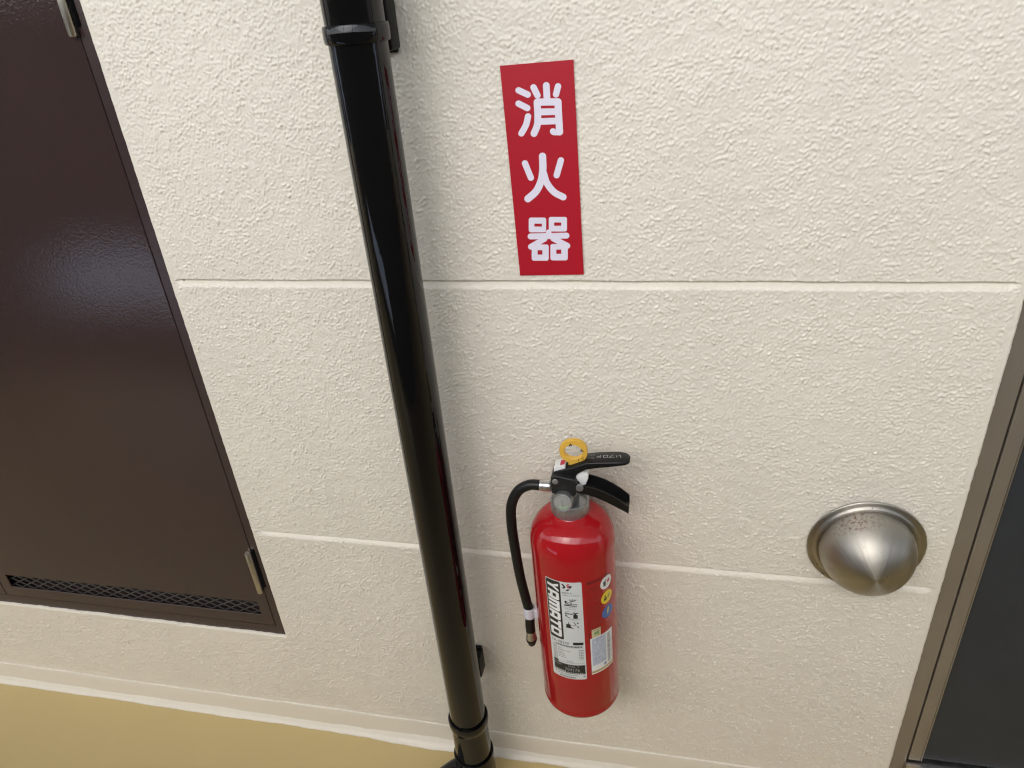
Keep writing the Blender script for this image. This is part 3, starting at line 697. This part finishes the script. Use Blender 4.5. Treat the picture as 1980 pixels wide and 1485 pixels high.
# ---- flat print, wrapped round the shell: s runs round it (mm of arc), t runs up (mm above the shell's foot)
def wrap(name, polys, m, parent, lift, theta0=0.0):
    """polys in millimetres: x = arc length from the front, y = height above the foot"""
    bm = bmesh.new(); off = bm.verts.layers.float.new('o')
    for i, P in enumerate(polys):
        vs = [bm.verts.new((p[0], p[1], 0)) for p in P]
        for v in vs: v[off] = min(i, 60)*4e-7
        try: bm.faces.new(vs)
        except ValueError: pass
    bmesh.ops.triangulate(bm, faces=bm.faces[:])
    xs = [v.co.x for v in bm.verts]; x = math.floor(min(xs)/2.5)*2.5+2.5
    while x < max(xs):
        bmesh.ops.bisect_plane(bm, geom=bm.verts[:]+bm.edges[:]+bm.faces[:], plane_co=(x, 0, 0), plane_no=(1, 0, 0)); x += 2.5
    for v in bm.verts:
        th = v.co.x/1000/BR; r = BR+lift+v[off]
        v.co = Vector((r*math.sin(th), -r*math.cos(th), v.co.y/1000))
    me = bpy.data.meshes.new(name); bm.normal_update(); bm.to_mesh(me); bm.free()
    return link(name, me, m, parent)
ARC = math.radians(1)*BR*1000                            # mm of arc per degree
def rrect(x0, x1, y0, y1, r=2.0, n=4):
    P = []
    for cx, cy, s in ((x1-r, y0+r, -90), (x1-r, y1-r, 0), (x0+r, y1-r, 90), (x0+r, y0+r, 180)):
        P += [(cx+r*math.cos(math.radians(s+90*k/n)), cy+r*math.sin(math.radians(s+90*k/n))) for k in range(n+1)]
    return P
def rect(x0, x1, y0, y1): return [(x0, y0), (x1, y0), (x1, y1), (x0, y1)]
def bar(p, q, w):
    p, q = Vector(p), Vector(q); n = (q-p).normalized(); n = Vector((-n.y, n.x))*w/2
    return [tuple(p+n), tuple(p-n), tuple(q-n), tuple(q+n)]
def circ(cx, cy, r, n=28): return [(cx+r*math.cos(2*math.pi*k/n), cy+r*math.sin(2*math.pi*k/n)) for k in range(n)]
_cache = {}
def text_polys(s, size, x, y, rot=0, sxk=1.0, align='LEFT'):
    """flat glyphs of Blender's own font as triangles"""
    cu = bpy.data.curves.new('t', 'FONT'); cu.body = s; cu.size = size; cu.resolution_u = 2; cu.align_x = align
    ob = bpy.data.objects.new('t', cu); C.objects.link(ob)
    dg = bpy.context.evaluated_depsgraph_get(); ev = ob.evaluated_get(dg); me = ev.to_mesh()
    ca, sa = math.cos(rot), math.sin(rot)
    V = [((v.co.x*sxk)*ca-v.co.y*sa+x, (v.co.x*sxk)*sa+v.co.y*ca+y) for v in me.vertices]
    out = [[V[i] for i in p.vertices] for p in me.polygons]
    ev.to_mesh_clear(); bpy.data.objects.remove(ob); bpy.data.curves.remove(cu); return out
Z0 = 309.0
def zt(z): return z*1000-Z0                               # world height (m) to mm above the foot
# main label; at the shell's own angles (tilt of the shell accounts for the lean)
A0, A1 = -32.7*ARC, 18.0*ARC                              # left and right edge
lb, lt = zt(.3965), zt(.5868)
label = wrap('label', [rrect(A0, A1, lb, lt, 2.6)], P_sil, ext, 0.00012)
px0, px1, py0, py1 = A0+0.8, -10.6*ARC, zt(.4760), zt(.5856)
wrap('logo_panel', [rrect(px0, px1, py0, py1, 2.4)], P_blk, label, 0.00020)
# block letters running down the panel: text x runs downwards, text y runs to the right
def blk(cells): return cells
GL = {
 'Y': [[(0, 1), (.32, 1), (.52, .62), (.36, .46)], [(1, 1), (.72, 1), (.36, .46), (.66, .46)], [(.36, .47), (.66, .47), (.66, 0), (.36, 0)]],
 'A': [[(0, 0), (.30, 0), (.30, 1), (.12, 1), (0, .8)], [(.70, 0), (1, 0), (1, .8), (.88, 1), (.70, 1)], [(.30, .74), (.70, .74), (.70, 1), (.30, 1)], [(.30, .20), (.70, .20), (.70, .44), (.30, .44)]],
 'M': [[(0, 0), (.25, 0), (.25, 1), (0, 1)], [(.375, 0), (.625, 0), (.625, .74), (.375, .74)], [(.75, 0), (1, 0), (1, .84), (.9, 1), (.75, 1)], [(.25, .74), (.75, .74), (.75, 1), (.25, 1)]],
 'T': [[(0, .74), (1, .74), (1, 1), (0, 1)], [(.35, 0), (.66, 0), (.66, .74), (.35, .74)]],
 'O': [[(0, .16), (.14, 0), (.30, 0), (.30, 1), (0, 1)], [(.70, 0), (1, 0), (1, .84), (.88, 1), (.70, 1)], [(.30, .74), (.70, .74), (.70, 1), (.30, 1)], [(.30, 0), (.70, 0), (.70, .26), (.30, .26)]]}
letters = []
tw = (py1-py0-4.6); widths = dict(Y=.95, A=1.0, M=1.28, T=.92, O=1.0); word = 'YAMATO'
tot = sum(widths[c] for c in word)+0.09*5; unit = (tw-3.0)/tot; pos = 0.0; hgt = (px1-px0)-4.8
for ch in word:
    w = widths[ch]*unit
    for P in GL[ch]:
        letters.append([(px0+2.2+t_*hgt, py1-2.0-(pos+s_*w+(t_)*3.2*1.0)) for s_, t_ in P][::1])
    pos += w+0.09*unit
letters = [[(x, y+1.2) for x, y in P] for P in letters]
wrap('logo_lettering', letters, P_wht, label, 0.00028)
# right-hand column: mark, instructions and pictograms
cx0, cx1 = -9.4*ARC, 16.8*ARC
def row(y): return zt(y)
top = lt-2.5
mk = [[(cx0+.5, top-1), (cx0+3.2, top-.8), (cx0+6.6, top-6.2), (cx0+4.8, top-9), (cx0+1.2, top-9.2), (cx0+3.4, top-5.6)],
      [(cx0+10.4, top-3.6), (cx0+15.2, top-3.4), (cx0+13.6, top-7.8), (cx0+10.6, top-8)], [(cx0+6.2, top-13.0), (cx0+8.2, top-9.8), (cx0+12, top-9.6), (cx0+9.6, top-12.8)]]
wrap('label_mark', mk, P_blk, label, 0.00021)
wrap('label_mark_red', [[(cx0+7.2, top-3.4), (cx0+8.8, top-.6), (cx0+12, top-.4), (cx0+10.2, top-3.3)], [(cx0+7.4, top-4), (cx0+9.9, top-4), (cx0+11.4, top-7), (cx0+9.2, top-7.6)]], P_red, label, 0.00022)
tx = []
tx += text_polys('使用方法', 3.6, cx0+.2, top-18.2)
tx += text_polys('1 安全ピンを引きぬく', 2.55, cx0+.4, top-22.2)
tx += text_polys('2 ホースをはずし', 2.55, cx0+.8, top-44.0)
tx += text_polys('火元にむける', 2.55, cx0+3.2, top-47.2)
tx += text_polys('3 レバーを強くにぎる', 2.45, cx0+.5, top-67.0)
wrap('label_text', tx, P_blk, label, 0.00024)
pic = []
def line(pts, w): return [bar(a_, b_, w*1.55) for a_, b_ in zip(pts[:-1], pts[1:])]
o = (cx0, top)
pic += [[(o[0]+4.4, o[1]-36.4), (o[0]+6.4, o[1]-36.4), (o[0]+6.4, o[1]-33.2), (o[0]+7.5, o[1]-33.2), (o[0]+5.4, o[1]-30.8), (o[0]+3.3, o[1]-33.2), (o[0]+4.4, o[1]-33.2)]]
for k in range(5): pic += line([(o[0]+10.2+k*2.4, o[1]-27.5-abs(k-2)*.4), (o[0]+11.6+k*1.5, o[1]-31.5+k*.25), (o[0]+11.2+k*1.6, o[1]-33.6+k*.5)], .55)
pic += line([(o[0]+10+3*math.cos(t_), o[1]-36+1.8*math.sin(t_)) for t_ in np.linspace(0, 6.28, 13)], .6)
pic += [[(o[0]+2.6, o[1]-40.6), (o[0]+8.8, o[1]-40.4), (o[0]+8.8, o[1]-38.0), (o[0]+2.9, o[1]-38.0)]]
pic += line([(o[0]+8.8, o[1]-38.4), (o[0]+20.4, o[1]-37.2)], .7)+line([(o[0]+8.8, o[1]-39.9), (o[0]+20.2, o[1]-40.6)], .8)
pic += [[(o[0]+14.2, o[1]-64.2), (o[0]+20.2, o[1]-64.2), (o[0]+20.2, o[1]-57.6), (o[0]+18.6, o[1]-56.2), (o[0]+18.2, o[1]-54.4), (o[0]+16.2, o[1]-54.4), (o[0]+15.8, o[1]-56.2), (o[0]+14.2, o[1]-57.6)]]
pic += line([(o[0]+2.6, o[1]-55.4), (o[0]+4.6, o[1]-54.4), (o[0]+6.6, o[1]-56), (o[0]+9, o[1]-55), (o[0]+11.4, o[1]-56), (o[0]+16.4, o[1]-54.2), (o[0]+21, o[1]-53.6)], 1.1)
pic += line([(o[0]+3.2, o[1]-52.6), (o[0]+9.4, o[1]-51)], .45)+line([(o[0]+13.6, o[1]-53.2), (o[0]+17.4, o[1]-50.4)], .45)
pic += line([(o[0]+10.2, o[1]-63.4), (o[0]+6.6, o[1]-61.8), (o[0]+4.4, o[1]-59.6)], .75)+[[(o[0]+3.2, o[1]-56.8), (o[0]+6.2, o[1]-59.4), (o[0]+3.2, o[1]-61.2)]]
pic += [[(o[0]+2.6, o[1]-82.5), (o[0]+14.6, o[1]-83.6), (o[0]+10.4, o[1]-80.6), (o[0]+9.4, o[1]-75.2), (o[0]+3.6, o[1]-75.2), (o[0]+3.6, o[1]-79.4)]]
pic += line([(o[0]+6.6, o[1]-75.2), (o[0]+8, o[1]-70.6)], .6)+line([(o[0]+14.4, o[1]-70.8), (o[0]+17.2, o[1]-77.2)], .7)
pic += [[(o[0]+18.4, o[1]-73), (o[0]+19.8, o[1]-71), (o[0]+21.2, o[1]-73), (o[0]+19.8, o[1]-74.6)], [(o[0]+18.4, o[1]-80), (o[0]+19.8, o[1]-78.4), (o[0]+21.2, o[1]-80), (o[0]+19.8, o[1]-82.4)]]
for k in range(4): pic.append(circ(o[0]+11.6+k*1.9, o[1]-77.6, .6, 8))
wrap('pictograms', pic, P_blk, label, 0.00026)
# table at the label's foot
tb = zt(.4752); bx0, bx1 = A0+3.6, A1-2.2; tab = []; tg_ = []
tab += text_polys('YA-10NXII', 7.4, A0+2.4, tb-7.6, sxk=0.80)
tab += [rect(bx0+31.5, bx1, tb-7.4, tb-2.2)]
x = bx0+5
while x < bx1-2:
    w = random.uniform(.9, 2.0); tab.append(rect(x, x+w, tb-12.2, tb-9.6)); x += w+.55
for x in (bx0+1.0, bx0+2.5, bx0+4.2, bx0+6.0): tg_.append(rect(x, x+.6, tb-44.5, tb-13.0))
for y in (13.4, 45.2): tg_.append(rect(bx0, bx1, tb-y, tb-y+.4))
for y in (17.0, 20.5, 24.0, 27.5, 31.0, 34.5):
    x = bx0+8.5
    for k in range(random.randint(3, 9)):
        w = random.uniform(.9, 2.2); tg_.append(rect(x, x+w, tb-y-1.6, tb-y)); x += w+random.uniform(.5, 1.6)
    for k in range(3): tg_.append(rect(bx1-7+k*2.3, bx1-5.4+k*2.3, tb-y-1.5, tb-y))
tab += [rect(bx0, bx1+.6, tb-63.5, tb-48.6), rect(bx0, bx0+7.4, tb-48.2, tb-43.8), rect(bx0+17.8, bx1+.6, tb-67.4, tb-63.55), rect(bx0, bx0+17, tb-65.0, tb-64.2), rect(bx0, bx0+17, tb-67.0, tb-66.2)]
tg_ += text_polys('2022', 4.0, bx0+20, tb-43.4, sxk=1.3)
wrap('table_print', tab, P_blk, label, 0.00021)['kind'] = 'stuff'; wrap('table_lines', tg_, P_gry, label, 0.00022)['kind'] = 'stuff'
nums = text_polys('704176', 8.4, bx0+16.6, tb-61.8, sxk=0.88)+text_polys('2022  Y', 4.8, bx0+21.5, tb-53.6, sxk=1.1)+text_polys('製造番号', 2.8, bx0+1, tb-53.2)
for k in range(9): nums.append(rect(bx0+20+k*2.6, bx0+21.8+k*2.6, tb-66.6, tb-64.6))
wrap('table_numbers', nums, P_lgr, label, 0.00030)
ft = [circ(bx0+2.6, tb-69.4, 1.1, 10), circ(bx1-1.2, tb-72.0, 1.5, 10)]
for k in range(15): ft.append(rect(bx0+5.4+k*2.1, bx0+6.8+k*2.1, tb-71.4, tb-69.8))
for k in range(13): ft.append(rect(bx0+8.0+k*1.85, bx0+9.5+k*1.85, tb-76.6, tb-74.0))
wrap('label_footer', ft, P_gry, label, 0.00023)['kind'] = 'stuff'
# heading and small print straight on the red paint
hd = text_polys('業務用消火器', 6.2, 24.0*ARC, zt(.5792), sxk=0.95)
wrap('heading', hd, P_blk, ext, 0.00012)
sm = []
for k in range(30):
    y = zt(.5735)-k*2.85
    if k in (5, 11): continue
    x = 22.2*ARC; xe = 22.2*ARC+random.uniform(20, 27)
    while x < xe:
        w = random.uniform(.8, 2.6); sm.append(rect(x, x+w, y, y+0.75)); x += w+random.uniform(.4, .8)
for k in range(3): sm.append(rect(23.2*ARC, 25.2*ARC, zt(.470+k*.0065), zt(.4745+k*.0065)))
wrap('small_print', sm, P_dred, ext, 0.00013)['kind'] = 'stuff'
# three round badges
BA = [(55.6, .5685, P_wht), (55.9, .5412, P_yel), (56.4, .5135, P_blu)]
def badge(a_, z, m):
    c_ = (a_*ARC, zt(z)); return c_, wrap('badge', [circ(c_[0], c_[1], 11.3)], m, ext, 0.00014)
c_, bdg = badge(*BA[0]); bdg['label'] = 'white round badge with a bin and a flame'
wrap('badge_print', [[(c_[0]-6.2, c_[1]+2.6), (c_[0]-1.0, c_[1]+2.6), (c_[0]-1.6, c_[1]-5.2), (c_[0]-5.6, c_[1]-5.2)], rect(c_[0]-6.6, c_[0]-.6, c_[1]+3, c_[1]+3.9), circ(c_[0]-1, c_[1]+5, 1, 8), circ(c_[0]+1.2, c_[1]-4.6, .9, 8)], P_blk, bdg, 0.00020)
wrap('badge_flame', [[(c_[0]+1.4, c_[1]-2.0), (c_[0]+5.6, c_[1]-2.0), (c_[0]+6.8, c_[1]+1.2), (c_[0]+5.2, c_[1]+1.6), (c_[0]+4.4, c_[1]+5.6), (c_[0]+2.8, c_[1]+2.4), (c_[0]+1.0, c_[1]+1.8)]], P_red, bdg, 0.00021)
c_, bdg = badge(*BA[1]); bdg['label'] = 'yellow round badge with an oil can and a flame'
wrap('badge_print', [[(c_[0]-6.4, c_[1]-4.8), (c_[0]-.8, c_[1]-4.8), (c_[0]-.8, c_[1]-.6), (c_[0]-2.4, c_[1]+1), (c_[0]-6.4, c_[1]-.6)], [(c_[0]-5.4, c_[1]+1.2), (c_[0]-3.2, c_[1]+.6), (c_[0]-1.8, c_[1]+5), (c_[0]-4.6, c_[1]+4.6)]], P_blk, bdg, 0.00020)
wrap('badge_flame', [[(c_[0]+1.0, c_[1]-4.4), (c_[0]+4.8, c_[1]-4.4), (c_[0]+6.4, c_[1]+.6), (c_[0]+5, c_[1]+5), (c_[0]+3.4, c_[1]+1), (c_[0]+2, c_[1]+3.4), (c_[0]+.6, c_[1]-.6)]], P_gold, bdg, 0.00021)
c_, bdg = badge(*BA[2]); bdg['label'] = 'blue round badge with a lightning bolt'
wrap('badge_print', [[(c_[0]+.6, c_[1]+7.4), (c_[0]+3.2, c_[1]+7.0), (c_[0]+1.4, c_[1]+1.2), (c_[0]+2.6, c_[1]+1.2), (c_[0]-1.4, c_[1]-7.6), (c_[0]-.4, c_[1]-1.0), (c_[0]-2.0, c_[1]-.8)]], P_yel, bdg, 0.00020)
tiny = []
for a_, z, s_ in ((54.5, .5552, 1), (55, .5275, 1), (56.5, .4995, 1)):
    for k in range(6): tiny.append(rect(a_*ARC-6+k*2.1, a_*ARC-4.7+k*2.1, zt(z)-.7, zt(z)+.7))
wrap('badge_captions', tiny, print_mat('print_pink', (.62, .30, .30)), ext, 0.00013)['kind'] = 'stuff'
# beige seal and the recycling sticker
bs = wrap('seal_sticker', [rect(28.3*ARC, 42.3*ARC, zt(.4768), zt(.4935))], P_bei, ext, 0.00014)
wrap('seal_sticker_print', [circ(34.5*ARC, zt(.485), 3.0, 14), rect(36.6*ARC, 39.4*ARC, zt(.4815), zt(.489))], P_grn, bs, 0.00020)
rs0, rs1 = 25.6*ARC, 64.2*ARC; rb, rt = zt(.4035), zt(.4768)
rst = wrap('inspection_sticker', [rect(rs0, rs1, rb, rt)], P_wht, ext, 0.00015)
wrap('sticker_field', [rect(rs0+2, rs0+25.5, rb+17.5, rt-1.5), ], P_pblu, rst, 0.00020)
wrap('sticker_band', [rect(rs0+.2, rs1-.2, rb+2.2, rb+6.2)], P_gold, rst, 0.00020)
sp = []
for k in range(70):
    x = random.uniform(rs0+3, rs0+22); y = random.uniform(rb+19, rt-6); sp.append(rect(x, x+random.uniform(.6, 2.6), y, y+random.uniform(.5, 1.3)))
sp += [rect(rs0+8, rs0+20, rt-4.6, rt-3.0), rect(rs0+20.5, rs0+25, rb+9, rb+14.5)]
wrap('sticker_print', sp, P_mblu, rst, 0.00026)
sw = []
for k in range(40):
    x = random.uniform(rs0+3, rs0+22); y = random.uniform(rb+19, rt-8); sw.append(rect(x, x+random.uniform(.6, 2.2), y, y+random.uniform(.5, 1.5)))
wrap('sticker_highlights', sw, P_wht, rst, 0.00032)
bc = []; y = rb+11.0
while y < rt-5:
    w = random.choice((.35, .5, .8)); bc.append(rect(rs0+28.2, rs0+34.0, y, y+w)); y += w+random.choice((.3, .45, .6))
bc += [rect(rs0+36.2, rs0+36.9, rb+14+k*3, rb+16+k*3) for k in range(14)]
wrap('sticker_barcode', bc, P_gry, rst, 0.00022)
# lettering on the upper lever, read from the other side
lt_ = []
bm = bmesh.new()
def lever_top(x):
    xs_ = [-.1110, -.1010, -.0880, -.0720, -.0580]; zs_ = [.7432, .7482, .7505, .7522, .7530]
    return float(np.interp(x, xs_, zs_))
def lev_text(s, size, x, y):
    for P in text_polys(s, size, 0, 0, rot=math.pi):
        vs = [bm.verts.new((x+p[0]/1000, y+p[1]/1000, lever_top(x+p[0]/1000)+.00012)) for p in P]; bm.faces.new(vs)
lev_text('いプロド', 8.2, -.0560, EXC.y+.0040); lev_text('上レバー', 3.4, -.0905, EXC.y+.0065); lev_text('下レバー', 3.4, -.0905, EXC.y+.0005)
k = from_bm('lever_print', bm, P_lgr, lev); local(k)

# the steel hook that carries it
hk = empty('wall_hook', (-.1245, 0, .655), 'grey steel wall hook behind the neck of the red extinguisher', 'hook')
bm = bmesh.new(); box(bm, -.1395, -.1095, -.0040, -.0008, .600, .690, bev=.001)
box(bm, -.1350, -.1140, -.0500, -.0041, .6560, .6585, bev=.0006)
local(from_bm('hook_plate', bm, M_rivet, hk, smooth=True, sharp=35))
print('objects', len(bpy.data.objects))
